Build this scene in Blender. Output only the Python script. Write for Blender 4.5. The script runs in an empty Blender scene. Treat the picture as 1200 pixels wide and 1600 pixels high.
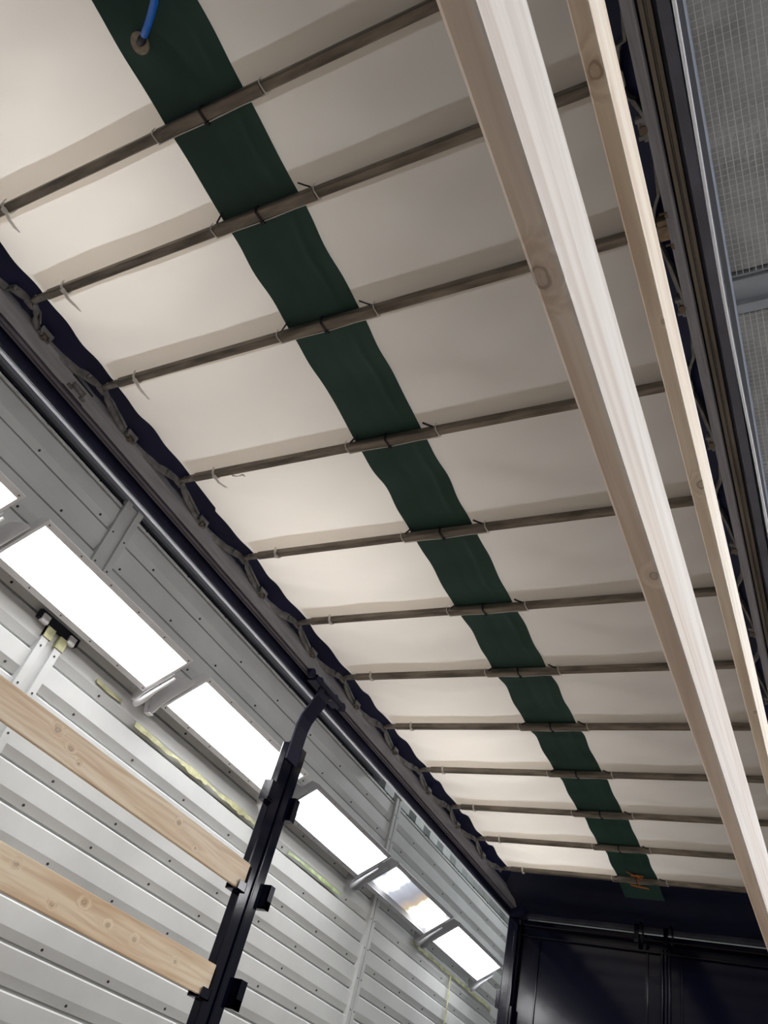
import bpy, bmesh, math, random
from mathutils import Vector, Matrix, noise
random.seed(7)
S = bpy.context.scene
COL = S.collection
Z0 = 1.6                      # eye height: every z below is written relative to the eye

# ------------------------------------------------------------------ camera
cam_d = bpy.data.cameras.new('camera')
cam = bpy.data.objects.new('camera', cam_d); COL.objects.link(cam)
X_ = (0.877897950240176, 0.4177144279016637, 0.23411502661487416)
D_ = (-0.12774386337529403, 0.6754948073785783, -0.7262150305347114)
F_ = (-0.46149398082104126, 0.6076359287660361, 0.6463759616032957)
right = Vector(X_); up = -Vector(D_); back = -Vector(F_)
cam.matrix_world = Matrix.Translation((0, 0, Z0)) @ Matrix((
    (right.x, up.x, back.x, 0), (right.y, up.y, back.y, 0), (right.z, up.z, back.z, 0), (0, 0, 0, 1)))
cam_d.sensor_fit = 'HORIZONTAL'; cam_d.sensor_width = 36.0; cam_d.lens = 36.0 * 1201.83 / 1200.0
cam_d.clip_start = 0.02
S.camera = cam

# ------------------------------------------------------------------ world, exposure
w = bpy.data.worlds.new('world'); S.world = w; w.use_nodes = True
w.node_tree.nodes['Background'].inputs[0].default_value = (0.85, 0.92, 1.0, 1)
w.node_tree.nodes['Background'].inputs[1].default_value = 0.02
S.view_settings.view_transform = 'Standard'; S.view_settings.look = 'None'
S.view_settings.exposure = 0.72; S.view_settings.gamma = 1.0
S.view_settings.use_curve_mapping = False
LAMP = 12.2                    # radiance of the booth luminaires
BACKLIGHT = 6.6                   # radiance of the added lamps that backlight the tarpaulin
HALL_FILL = 16.0  # radiance of the lamp added to brighten the hall cladding

# ------------------------------------------------------------------ materials
def mat(name, col, rough=0.6, metal=0.0, noise_s=0, noise_a=0.0, bump=0.0, bump_s=60, stretch=(1, 1, 1), spec=0.5, coat=0.0, col2=None):
    m = bpy.data.materials.new(name); m.use_nodes = True
    nt = m.node_tree; b = nt.nodes['Principled BSDF']
    b.inputs['Base Color'].default_value = (*col, 1)
    b.inputs['Roughness'].default_value = rough; b.inputs['Metallic'].default_value = metal
    b.inputs['Specular IOR Level'].default_value = spec
    b.inputs['Coat Weight'].default_value = coat
    b.inputs['Coat Roughness'].default_value = 0.08
    if noise_s or bump:
        g = nt.nodes.new('ShaderNodeNewGeometry'); mp = nt.nodes.new('ShaderNodeMapping')
        mp.inputs['Scale'].default_value = stretch
        nt.links.new(g.outputs['Position'], mp.inputs['Vector'])
    if noise_s:
        n = nt.nodes.new('ShaderNodeTexNoise'); n.inputs['Scale'].default_value = noise_s; n.inputs['Detail'].default_value = 6
        nt.links.new(mp.outputs[0], n.inputs['Vector'])
        r = nt.nodes.new('ShaderNodeValToRGB')
        c2 = col2 or tuple(max(0, c * (1 - noise_a)) for c in col)
        r.color_ramp.elements[0].position = 0.35; r.color_ramp.elements[0].color = (*c2, 1)
        r.color_ramp.elements[1].position = 0.65; r.color_ramp.elements[1].color = (*[min(1, c * (1 + noise_a * .4)) for c in col], 1)
        nt.links.new(n.outputs['Fac'], r.inputs['Fac']); nt.links.new(r.outputs['Color'], b.inputs['Base Color'])
    if bump:
        n2 = nt.nodes.new('ShaderNodeTexNoise'); n2.inputs['Scale'].default_value = bump_s; n2.inputs['Detail'].default_value = 4
        nt.links.new(mp.outputs[0], n2.inputs['Vector'])
        bp = nt.nodes.new('ShaderNodeBump'); bp.inputs['Strength'].default_value = bump; bp.inputs['Distance'].default_value = 0.01
        nt.links.new(n2.outputs['Fac'], bp.inputs['Height']); nt.links.new(bp.outputs[0], b.inputs['Normal'])
    return m

def cloth(name, col, trans, noise_a=0.06):
    """tarpaulin: diffuse with a little light coming through"""
    m = mat(name, col, rough=0.55, noise_s=2.2, noise_a=noise_a, bump=0.12, bump_s=5, spec=0.3)
    nt = m.node_tree; b = nt.nodes['Principled BSDF']
    t = nt.nodes.new('ShaderNodeBsdfTranslucent'); t.inputs[0].default_value = (*[min(1, c * 1.05) for c in col], 1)
    mx = nt.nodes.new('ShaderNodeMixShader'); mx.inputs[0].default_value = trans
    out = nt.nodes['Material Output']
    nt.links.new(b.outputs[0], mx.inputs[1]); nt.links.new(t.outputs[0], mx.inputs[2]); nt.links.new(mx.outputs[0], out.inputs[0])
    return m

def emit(name, col, strength):
    m = bpy.data.materials.new(name); m.use_nodes = True
    nt = m.node_tree; nt.nodes.remove(nt.nodes['Principled BSDF'])
    e = nt.nodes.new('ShaderNodeEmission'); e.inputs[0].default_value = (*col, 1); e.inputs[1].default_value = strength
    nt.links.new(e.outputs[0], nt.nodes['Material Output'].inputs[0])
    return m

def wood(name, c_light, c_dark, knots, seed=0.0, contrast=1.0):
    """planed pine, grain along y, with round knots at given world points (x, y, z, radius)"""
    m = bpy.data.materials.new(name); m.use_nodes = True
    nt = m.node_tree; N = nt.nodes; Lk = nt.links; b = N['Principled BSDF']
    b.inputs['Roughness'].default_value = 0.55; b.inputs['Specular IOR Level'].default_value = 0.3
    g = N.new('ShaderNodeNewGeometry')
    mp = N.new('ShaderNodeMapping'); mp.inputs['Scale'].default_value = (1, 0.09, 1); mp.inputs['Location'].default_value = (seed, seed, seed)
    Lk.new(g.outputs['Position'], mp.inputs['Vector'])
    warp = N.new('ShaderNodeTexNoise'); warp.inputs['Scale'].default_value = 6; warp.inputs['Detail'].default_value = 3
    Lk.new(mp.outputs[0], warp.inputs['Vector'])
    # distance field of the knots
    dist = None
    for kx, ky, kz, kr in knots:
        sub = N.new('ShaderNodeVectorMath'); sub.operation = 'SUBTRACT'; sub.inputs[1].default_value = (kx, ky, kz + Z0)
        Lk.new(g.outputs['Position'], sub.inputs[0])
        sc = N.new('ShaderNodeVectorMath'); sc.operation = 'MULTIPLY'; sc.inputs[1].default_value = (1 / kr, 0.7 / kr, 1 / kr)
        Lk.new(sub.outputs[0], sc.inputs[0])
        ln = N.new('ShaderNodeVectorMath'); ln.operation = 'LENGTH'; Lk.new(sc.outputs[0], ln.inputs[0])
        if dist is None: dist = ln.outputs['Value']
        else:
            mn = N.new('ShaderNodeMath'); mn.operation = 'MINIMUM'
            Lk.new(dist, mn.inputs[0]); Lk.new(ln.outputs['Value'], mn.inputs[1]); dist = mn.outputs[0]
    if dist is not None:      # ragged knot outlines
        kn = N.new('ShaderNodeTexNoise'); kn.inputs['Scale'].default_value = 60; Lk.new(g.outputs['Position'], kn.inputs['Vector'])
        ka = N.new('ShaderNodeMath'); ka.operation = 'MULTIPLY_ADD'; ka.inputs[1].default_value = 1.6
        kb = N.new('ShaderNodeMath'); kb.operation = 'SUBTRACT'; kb.inputs[1].default_value = .8
        Lk.new(kn.outputs['Fac'], ka.inputs[0]); Lk.new(dist, ka.inputs[2]); Lk.new(ka.outputs[0], kb.inputs[0]); dist = kb.outputs[0]
    wv = N.new('ShaderNodeTexNoise'); wv.inputs['Scale'].default_value = 55; wv.inputs['Detail'].default_value = 5
    mp2 = N.new('ShaderNodeMapping'); mp2.inputs['Scale'].default_value = (1, 0.035, 1)
    add = N.new('ShaderNodeVectorMath'); add.operation = 'MULTIPLY_ADD'; add.inputs[1].default_value = (0.14, 0.14, 0.14)
    Lk.new(warp.outputs['Color'], add.inputs[0]); Lk.new(g.outputs['Position'], add.inputs[2])
    if dist is not None:      # grain bends around the knots
        mr = N.new('ShaderNodeMapRange'); mr.inputs['From Min'].default_value = 0; mr.inputs['From Max'].default_value = 5
        mr.inputs['To Min'].default_value = 0.045; mr.inputs['To Max'].default_value = 0
        mr.interpolation_type = 'SMOOTHSTEP'
        Lk.new(dist, mr.inputs['Value'])
        ad2 = N.new('ShaderNodeVectorMath'); ad2.operation = 'ADD'
        Lk.new(add.outputs[0], ad2.inputs[0]); Lk.new(mr.outputs[0], ad2.inputs[1]); src = ad2.outputs[0]
    else: src = add.outputs[0]
    Lk.new(src, mp2.inputs['Vector']); Lk.new(mp2.outputs[0], wv.inputs['Vector'])
    rp = N.new('ShaderNodeValToRGB')
    mid = tuple(a * (1 - .45 * contrast) + d * .45 * contrast for a, d in zip(c_light, c_dark))
    rp.color_ramp.elements[0].position = 0.36; rp.color_ramp.elements[0].color = (*mid, 1)
    rp.color_ramp.elements[1].position = 0.58; rp.color_ramp.elements[1].color = (*c_light, 1)
    Lk.new(wv.outputs['Fac'], rp.inputs['Fac'])
    colr = rp.outputs['Color']
    big = N.new('ShaderNodeTexNoise'); big.inputs['Scale'].default_value = 9
    Lk.new(mp.outputs[0], big.inputs['Vector'])
    mx0 = N.new('ShaderNodeMix'); mx0.data_type = 'RGBA'; mx0.blend_type = 'MULTIPLY'; mx0.inputs[7].default_value = (0.86, 0.78, 0.70, 1)
    mrb = N.new('ShaderNodeMapRange'); mrb.inputs['From Min'].default_value = .42; mrb.inputs['From Max'].default_value = .68
    Lk.new(big.outputs['Fac'], mrb.inputs['Value']); Lk.new(mrb.outputs[0], mx0.inputs[0]); Lk.new(colr, mx0.inputs[6]); colr = mx0.outputs[2]
    if dist is not None:
        kr_ = N.new('ShaderNodeValToRGB'); e = kr_.color_ramp.elements
        e[0].position = 0.0; e[0].color = (.45, .45, .45, 1)
        e[1].position = 1.0; e[1].color = (0, 0, 0, 1)
        for p_, v in ((.12, .3), (.24, .4), (.30, .75), (.36, .65), (.42, .25), (.6, .12)):
            q = kr_.color_ramp.elements.new(p_); q.color = (v, v, v, 1)
        half = N.new('ShaderNodeMath'); half.operation = 'MULTIPLY'; half.inputs[1].default_value = 0.33
        Lk.new(dist, half.inputs[0]); Lk.new(half.outputs[0], kr_.inputs['Fac'])
        mk = N.new('ShaderNodeMix'); mk.data_type = 'RGBA'; mk.inputs[7].default_value = (*[c * .55 for c in c_dark], 1)
        Lk.new(kr_.outputs['Color'], mk.inputs[0]); Lk.new(colr, mk.inputs[6]); colr = mk.outputs[2]
    Lk.new(colr, b.inputs['Base Color'])
    bp = N.new('ShaderNodeBump'); bp.inputs['Strength'].default_value = .12; bp.inputs['Distance'].default_value = .002
    Lk.new(wv.outputs['Fac'], bp.inputs['Height']); Lk.new(bp.outputs[0], b.inputs['Normal'])
    return m

M = {}
M['wall'] = mat('painted_sheet_steel', (.66, .67, .66), .5, .0, noise_s=1.6, noise_a=.10, bump=.05, bump_s=3, spec=.4)
M['wall_trim'] = mat('trim_steel', (.60, .61, .60), .5, noise_s=3, noise_a=.08)
M['dark_wall'] = mat('darkened_back_wall', (.035, .037, .045), .6, noise_s=1, noise_a=.2)  # unseen back wall, darkened so the navy front wall reflects little
M['screw'] = mat('screw_head', (.02, .02, .025), .6)
M['outer'] = mat('cladding_steel', (.50, .53, .52), .5, noise_s=1.5, noise_a=.15)
M['concrete'] = mat('concrete_floor', (.60, .60, .59), .7, noise_s=2, noise_a=.15)
M['ceil'] = mat('ceiling_sheet', (.24, .26, .30), .8, noise_s=2, noise_a=.1, spec=.2)
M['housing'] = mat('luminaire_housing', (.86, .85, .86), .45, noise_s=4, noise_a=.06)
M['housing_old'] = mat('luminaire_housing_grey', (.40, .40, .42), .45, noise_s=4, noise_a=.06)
M['dark_gap'] = mat('dark_slot', (.01, .01, .02), .8)
M['navy'] = mat('navy_gloss_paint', (.0025, .003, .012), .12, spec=.25, coat=.05, bump=.05, bump_s=5)
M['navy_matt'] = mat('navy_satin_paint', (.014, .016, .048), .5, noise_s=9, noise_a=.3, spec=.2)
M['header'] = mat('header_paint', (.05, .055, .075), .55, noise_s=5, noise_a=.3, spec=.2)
M['navy_lit'] = mat('navy_rail_cover_lit', (.11, .12, .165), .35, noise_s=6, noise_a=.25)  # navy paint lightened to stand for light on the right rail cover
M['navy_cloth'] = cloth('navy_tarpaulin', (.009, .013, .055), .02, .3)
M['flap'] = cloth('dark_navy_tarpaulin', (.006, .008, .028), .01, .3)
M['white_cloth'] = cloth('white_tarpaulin', (.80, .765, .72), .40, .04)
M['pocket'] = cloth('white_tarpaulin_pocket', (.79, .755, .71), .74, .05)
M['green_cloth'] = cloth('green_tarpaulin', (.028, .070, .060), .04, .22)
M['alu'] = mat('worn_aluminium', (.33, .335, .385), .5, .1, noise_s=14, noise_a=.18, stretch=(3, .3, 3))
M['alu_dark'] = mat('dark_aluminium', (.19, .18, .23), .55, .1, noise_s=14, noise_a=.2, stretch=(3, .3, 3))
M['alu_stain'] = mat('stained_aluminium', (.20, .18, .155), .55, .15, noise_s=9, noise_a=.30, stretch=(3, .3, 3))
M['steel_arm'] = mat('zinc_plated_arm', (.21, .212, .225), .5, .2, noise_s=25, noise_a=.4)
M['bow_near'] = mat('galvanised_bow', (.235, .205, .17), .5, .2, noise_s=16, noise_a=.5, stretch=(.35, 2, 2))
M['bow_end'] = mat('galvanised_bow_end', (.27, .25, .235), .5, .25, noise_s=30, noise_a=.4)
M['white_wire'] = mat('white_plastic_wire', (.72, .70, .68), .4)
M['zip'] = cloth('white_nylon_tie', (.92, .91, .90), .5, .02)
M['black_nylon'] = mat('black_nylon', (.008, .006, .015), .5)
M['seal'] = cloth('white_rubber_seal', (.93, .93, .95), .6, .02)
M['grey_cloth'] = mat('grey_curtain_edge', (.15, .17, .21), .5)
M['rust'] = mat('brass_block', (.30, .23, .16), .5, .3, noise_s=30, noise_a=.4)
M['bolt'] = mat('bolt_steel', (.16, .13, .10), .5, .5)
M['blue'] = mat('blue_hose', (.008, .19, .90), .35)
M['washer'] = mat('grommet_disc', (.36, .31, .24), .5, noise_s=60, noise_a=.3)
M['orange'] = mat('orange_cord', (.55, .17, .03), .6)
M['tape'] = mat('yellow_masking_tape', (.60, .60, .34), .6, noise_s=12, noise_a=.35)
M['tape_green'] = mat('green_masking_tape', (.44, .54, .27), .6, noise_s=12, noise_a=.35)
M['fleece'] = mat('filter_fleece', (.62, .625, .63), .8, noise_s=7, noise_a=.2, bump=.9, bump_s=45)
M['wire'] = mat('galvanised_wire', (.85, .86, .86), .35, .3)
M['tbar'] = mat('grey_t_bar', (.44, .47, .52), .45, noise_s=5, noise_a=.1)
M['ply'] = mat('plywood_deck', (.42, .30, .19), .6, noise_s=5, noise_a=.25, stretch=(1, .1, 1))
M['lamp'] = emit('fluorescent_diffuser', (.98, .98, 1.0), LAMP)
M['lamp_backlight'] = emit('added_backlight', (1.0, .96, .91), BACKLIGHT)
M['glass'] = None
def glass_mat():
    m = bpy.data.materials.new('luminaire_glass'); m.use_nodes = True
    nt = m.node_tree; nt.nodes.remove(nt.nodes['Principled BSDF'])
    t = nt.nodes.new('ShaderNodeBsdfTransparent'); t.inputs[0].default_value = (.98, .98, .98, 1)
    g = nt.nodes.new('ShaderNodeBsdfGlossy'); g.inputs['Roughness'].default_value = .05
    mx = nt.nodes.new('ShaderNodeMixShader'); mx.inputs[0].default_value = .06
    nt.links.new(t.outputs[0], mx.inputs[1]); nt.links.new(g.outputs[0], mx.inputs[2])
    nt.links.new(mx.outputs[0], nt.nodes['Material Output'].inputs[0])
    return m
M['glass'] = glass_mat()
def failing_lamp():
    m = bpy.data.materials.new('failing_fluorescent_diffuser'); m.use_nodes = True
    nt = m.node_tree; nt.nodes.remove(nt.nodes['Principled BSDF'])
    tc = nt.nodes.new('ShaderNodeTexCoord'); sp = nt.nodes.new('ShaderNodeSeparateXYZ')
    nt.links.new(tc.outputs['Generated'], sp.inputs[0])
    n = nt.nodes.new('ShaderNodeTexNoise'); n.inputs['Scale'].default_value = 3
    nt.links.new(tc.outputs['Generated'], n.inputs['Vector'])
    ad = nt.nodes.new('ShaderNodeMath'); ad.operation = 'MULTIPLY_ADD'; ad.inputs[1].default_value = .12; 
    nt.links.new(n.outputs['Fac'], ad.inputs[0]); nt.links.new(sp.outputs['Y'], ad.inputs[2])
    r = nt.nodes.new('ShaderNodeValToRGB'); e = r.color_ramp.elements
    e[0].position = .08; e[0].color = (.22, .24, .30, 1); e[1].position = 1.0; e[1].color = (1, 1, 1, 1)
    for p, c in ((.2, (1, 1, 1)), (.27, (1, 1, 1)), (.38, (.30, .32, .36)), (.55, (.22, .22, .25)), (.68, (.34, .27, .19)), (.76, (.9, .85, .7)), (.8, (1, 1, 1))):
        q = e.new(p); q.color = (*c, 1)
    nt.links.new(ad.outputs[0], r.inputs['Fac'])
    pw = nt.nodes.new('ShaderNodeMath'); pw.operation = 'POWER'; pw.inputs[1].default_value = 2.5
    bw = nt.nodes.new('ShaderNodeRGBToBW'); nt.links.new(r.outputs[0], bw.inputs[0]); nt.links.new(bw.outputs[0], pw.inputs[0])
    ml = nt.nodes.new('ShaderNodeMath'); ml.operation = 'MULTIPLY_ADD'; ml.inputs[1].default_value = LAMP * .5; ml.inputs[2].default_value = 1.1
    nt.links.new(pw.outputs[0], ml.inputs[0])
    em = nt.nodes.new('ShaderNodeEmission'); nt.links.new(r.outputs[0], em.inputs[0]); nt.links.new(ml.outputs[0], em.inputs[1])
    nt.links.new(em.outputs[0], nt.nodes['Material Output'].inputs[0])
    return m
M['lamp_bad'] = failing_lamp()

# ------------------------------------------------------------------ mesh helpers
class MB:
    def __init__(s): s.v = []; s.f = []; s.mi = []; s.sm = []
    def add(s, vs, fs, mi=0, smooth=False):
        o = len(s.v); s.v += [tuple(p) for p in vs]
        for f in fs: s.f.append(tuple(i + o for i in f)); s.mi.append(mi); s.sm.append(smooth)
        return s
    def hexa(s, p, mi=0):      # p: 8 points, bottom ring then top ring
        return s.add(p, [(3, 2, 1, 0), (4, 5, 6, 7), (0, 1, 5, 4), (1, 2, 6, 5), (2, 3, 7, 6), (3, 0, 4, 7)], mi)
    def box(s, x0, x1, y0, y1, z0, z1, mi=0):
        return s.hexa([(x0, y0, z0), (x1, y0, z0), (x1, y1, z0), (x0, y1, z0), (x0, y0, z1), (x1, y0, z1), (x1, y1, z1), (x0, y1, z1)], mi)
    def cbox(s, x0, x1, y0, y1, z0, z1, c, axis, mi=0):
        """box with its four long edges cut by c; the long axis is x, y or z"""
        def ring(a0, a1, b0, b1): return [(a0 + c, b0), (a1 - c, b0), (a1, b0 + c), (a1, b1 - c), (a1 - c, b1), (a0 + c, b1), (a0, b1 - c), (a0, b0 + c)]
        if axis == 'x': r = ring(y0, y1, z0, z1); vs = [(x, a, b) for x in (x0, x1) for a, b in r]
        elif axis == 'y': r = ring(x0, x1, z0, z1); vs = [(a, y, b) for y in (y0, y1) for a, b in r]
        else: r = ring(x0, x1, y0, y1); vs = [(a, b, z) for z in (z0, z1) for a, b in r]
        fs = [(i, (i + 1) % 8, 8 + (i + 1) % 8, 8 + i) for i in range(8)] + [tuple(range(7, -1, -1)), tuple(range(8, 16))]
        return s.add(vs, fs, mi)
    def prism(s, poly, y0, y1, mi=0):   # polygon in x,z swept along y
        n = len(poly)
        vs = [(x, y, z) for y in (y0, y1) for x, z in poly]
        fs = [(i, (i + 1) % n, n + (i + 1) % n, n + i) for i in range(n)] + [tuple(range(n - 1, -1, -1)), tuple(range(n, 2 * n))]
        return s.add(vs, fs, mi)
    def prismz(s, poly, z0, z1, mi=0):  # polygon in x,y swept along z
        n = len(poly)
        vs = [(x, y, z) for z in (z0, z1) for x, y in poly]
        fs = [(i, (i + 1) % n, n + (i + 1) % n, n + i) for i in range(n)] + [tuple(range(n - 1, -1, -1)), tuple(range(n, 2 * n))]
        return s.add(vs, fs, mi)
    def prismx(s, poly, x0, x1, mi=0):  # polygon in y,z swept along x
        n = len(poly)
        vs = [(x, y, z) for x in (x0, x1) for y, z in poly]
        fs = [(i, (i + 1) % n, n + (i + 1) % n, n + i) for i in range(n)] + [tuple(range(n - 1, -1, -1)), tuple(range(n, 2 * n))]
        return s.add(vs, fs, mi)
    def tube(s, pts, r, n=8, mi=0, closed=False):
        pts = [Vector(p) for p in pts]; rings = []
        for i, p in enumerate(pts):
            a = pts[i - 1] if i or closed else p; b = pts[(i + 1) % len(pts)] if i < len(pts) - 1 or closed else p
            t = (b - a).normalized(); u = t.cross(Vector((0, 0, 1)))
            if u.length < .2: u = t.cross(Vector((0, 1, 0)))
            u.normalize(); v = t.cross(u)
            rr = r[i] if isinstance(r, (list, tuple)) else r
            rings.append([p + rr * (math.cos(2 * math.pi * k / n) * u + math.sin(2 * math.pi * k / n) * v) for k in range(n)])
        vs = [q for g in rings for q in g]; fs = []
        m_ = len(rings)
        for i in range(m_ if closed else m_ - 1):
            j = (i + 1) % m_
            for k in range(n): fs.append((i * n + k, i * n + (k + 1) % n, j * n + (k + 1) % n, j * n + k))
        if not closed: fs += [tuple(range(n - 1, -1, -1)), tuple(range((m_ - 1) * n, m_ * n))]
        return s.add(vs, fs, mi, True)
    def ribbon(s, pts, side, wd, th, mi=0):   # flat bar along pts; side = width direction; th = thickness
        pts = [Vector(p) for p in pts]; side = Vector(side).normalized(); vs = []
        for i, p in enumerate(pts):
            a = pts[max(i - 1, 0)]; b = pts[min(i + 1, len(pts) - 1)]
            t = (b - a).normalized(); nn = t.cross(side).normalized()
            ww = wd[i] if isinstance(wd, (list, tuple)) else wd
            for sx, sn in ((-1, -1), (1, -1), (1, 1), (-1, 1)): vs.append(p + side * ww / 2 * sx + nn * th / 2 * sn)
        fs = []
        for i in range(len(pts) - 1):
            for k in range(4): fs.append((i * 4 + k, i * 4 + (k + 1) % 4, i * 4 + 4 + (k + 1) % 4, i * 4 + 4 + k))
        fs += [(3, 2, 1, 0), tuple(len(vs) - 4 + k for k in range(4))]
        return s.add(vs, fs, mi)
    def disc(s, c, axis, r, h, n=16, mi=0, hole=0):
        c = Vector(c); a = Vector(axis).normalized(); u = a.orthogonal().normalized(); v = a.cross(u)
        def rg(rr, d): return [c + a * d + rr * (math.cos(2 * math.pi * k / n) * u + math.sin(2 * math.pi * k / n) * v) for k in range(n)]
        if not hole:
            vs = rg(r, -h / 2) + rg(r, h / 2)
            fs = [(k, (k + 1) % n, n + (k + 1) % n, n + k) for k in range(n)] + [tuple(range(n - 1, -1, -1)), tuple(range(n, 2 * n))]
        else:
            vs = rg(r, -h / 2) + rg(r, h / 2) + rg(hole, -h / 2) + rg(hole, h / 2); fs = []
            for k in range(n):
                j = (k + 1) % n
                fs += [(k, j, n + j, n + k), (2 * n + j, 2 * n + k, 3 * n + k, 3 * n + j), (j, k, 2 * n + k, 2 * n + j), (n + k, n + j, 3 * n + j, 3 * n + k)]
        return s.add(vs, fs, mi)
    def grid(s, fn, us, vs_, mi=0, th=0.0):
        nu, nv = len(us), len(vs_)
        pts = [fn(u, v) for u in us for v in vs_]
        fs = [(i * nv + j, (i + 1) * nv + j, (i + 1) * nv + j + 1, i * nv + j + 1) for i in range(nu - 1) for j in range(nv - 1)]
        return s.add(pts, fs, mi, True)
    def build(s, name, mats, parent=None, bevel=0, solid=0):
        if not isinstance(mats, (list, tuple)): mats = [mats]
        me = bpy.data.meshes.new(name)
        xs = [p[0] for p in s.v]; ys = [p[1] for p in s.v]; zs = [p[2] for p in s.v]
        o = Vector(((min(xs) + max(xs)) / 2, (min(ys) + max(ys)) / 2, min(zs)))
        me.from_pydata([(p[0] - o.x, p[1] - o.y, p[2] - o.z) for p in s.v], [], s.f)
        for m in mats: me.materials.append(m)
        for i_, p_ in enumerate(me.polygons): p_.material_index = s.mi[i_]
        bm = bmesh.new(); bm.from_mesh(me); bmesh.ops.recalc_face_normals(bm, faces=bm.faces); bm.to_mesh(me); bm.free()
        me.polygons.foreach_set('material_index', s.mi); me.polygons.foreach_set('use_smooth', s.sm); me.update()
        ob = bpy.data.objects.new(name, me); COL.objects.link(ob)
        o = o + Vector((0, 0, Z0))
        if parent is not None:
            ob.parent = parent; p = parent; off = Vector((0, 0, 0))
            while p is not None: off += p.location; p = p.parent
            ob.location = o - off
        else: ob.location = o
        if solid:
            q = ob.modifiers.new('solid', 'SOLIDIFY'); q.thickness = solid; q.offset = 0
        if bevel:
            q = ob.modifiers.new('bevel', 'BEVEL'); q.width = bevel; q.segments = 2; q.limit_method = 'ANGLE'
        return ob

def tag(o, label=None, cat=None, group=None, kind=None):
    if label: o['label'] = label
    if cat: o['category'] = cat
    if group: o['group'] = group
    if kind: o['kind'] = kind
    return o
def thing(name, loc, label, cat, group=None):
    o = bpy.data.objects.new(name, None); COL.objects.link(o); o.empty_display_size = .1
    o.location = (loc[0], loc[1], loc[2] + Z0); return tag(o, label, cat, group)
def lin(a, b, n): return [a + (b - a) * i / (n - 1) for i in range(n)]
ORD = ['nearest', 'second nearest', 'third nearest', 'fourth nearest', 'fifth nearest', 'sixth nearest', 'seventh nearest',
       'eighth nearest', 'ninth nearest', 'tenth nearest', 'eleventh nearest', 'farthest']

# ================================================================== THE BOOTH
YB, YF = -4.0, 15.0
WX, RX = -4.3, 1.46
MB().box(-6.2, RX + .1, YB, YF, -1.7, -1.6).build('floor', M['concrete'])['kind'] = 'structure'
PITCH = .205; ZT = 3.217
def corr(x, sgn, y0, y1, name):
    """horizontal ribs: broad crests with narrower valleys, screws in the valleys"""
    D = .022
    prof = [(x, 3.262), (x, ZT + .010), (x - sgn * .050, ZT + .008)]
    k = 0
    while True:
        zk = ZT - PITCH * k
        if zk - PITCH < -1.6: break
        # valley just above zk, crest below it
        prof += [(x - sgn * .050, zk + .004), (x - sgn * .008, zk), (x, zk - .009), (x, zk - .127), (x - sgn * D, zk - PITCH + .022), (x - sgn * .050, zk - PITCH + .020)]
        k += 1
    prof += [(x, -1.6)]
    m = MB()
    n = len(prof)
    vs = [(a, y, z) for y in (y0, y1) for a, z in prof]
    m.add(vs, [(i, i + 1, n + i + 1, n + i) for i in range(n - 1)] if sgn < 0 else [(i + 1, i, n + i, n + i + 1) for i in range(n - 1)])
    # back and top closing plate
    m.box(x - sgn * .08, x - sgn * .06, y0, y1, -1.6, 3.262)
    m.box(min(x, x - sgn * .08), max(x, x - sgn * .08), y0, y1, 3.25, 3.262)
    j = 0
    for k in range(0, 20):
        zk = ZT - PITCH * (k + 1)
        if zk < -1.4: break
        y = y0 + .2 + .37 * (k % 3)
        while y < y1 - .1:
            m.disc((x - sgn * .010, y, zk + .048), (1, 0, 0), .0085, .008, 8, 1)
            y += .63
    y = y0 + .3
    while y < y1 - .1:
        m.disc((x + sgn * .002, y, 3.25), (1, 0, 0), .008, .006, 8, 1); y += .55
    return m.build(name, [M['wall'], M['screw']])
tag(corr(WX, 1, YB, YF, 'wall_left'), kind='structure')
tag(corr(RX, -1, YB, YF, 'wall_right'), kind='structure')
MB().box(WX - .1, RX + .1, YB - .1, YB, -1.6, 5.2).build('wall_back', M['dark_wall'])['kind'] = 'structure'
MB().box(-6.2, RX + .1, YF, YF + .1, -1.6, 5.2).build('wall_front', M['wall'])['kind'] = 'structure'
# booth ceiling: metal deck over the near part, open above the far part
m = MB(); m.box(WX - .25, RX + .1, YB, 7.1, 3.36, 3.42)
m.box(WX - .06, WX + .02, YB, 7.1, 3.30, 3.36)
m.build('ceiling', M['ceil'])['kind'] = 'structure'
MB().box(WX - .06, WX - .02, YB, 6.95, 3.262, 3.30).build('trim_8', M['dark_gap'])['kind'] = 'structure'  # near-black strip put in for the shade of the open gap
# added unseen lamps above the trailer roof, to brighten the tarpaulin from behind
CL = ['over the near end of the trailer roof', 'second over the trailer roof, above the third and fourth bows', 'over the middle of the trailer roof', 'over the far end of the trailer roof']
for k, y0 in enumerate((-.2, 1.9, 4.0, 5.8)):
    c_ = thing('added_roof_light', (-2.2, y0 + .6, 3.30), 'added unseen rectangular light ' + CL[k], 'light', 'added lights behind the tarpaulin')
    q = MB(); q.box(-2.45, -1.95, y0, y0 + 1.2, 3.33, 3.36)
    for a in ((-2.47, -2.45, y0, y0 + 1.2), (-1.95, -1.93, y0, y0 + 1.2), (-2.47, -1.93, y0 - .02, y0), (-2.47, -1.93, y0 + 1.2, y0 + 1.22)): q.box(*a, 3.31, 3.36)
    q.build('housing', M['housing'], c_)
    MB().box(-2.45, -1.95, y0, y0 + 1.2, 3.32, 3.33).build('diffuser', M['lamp_backlight'], c_)
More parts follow.
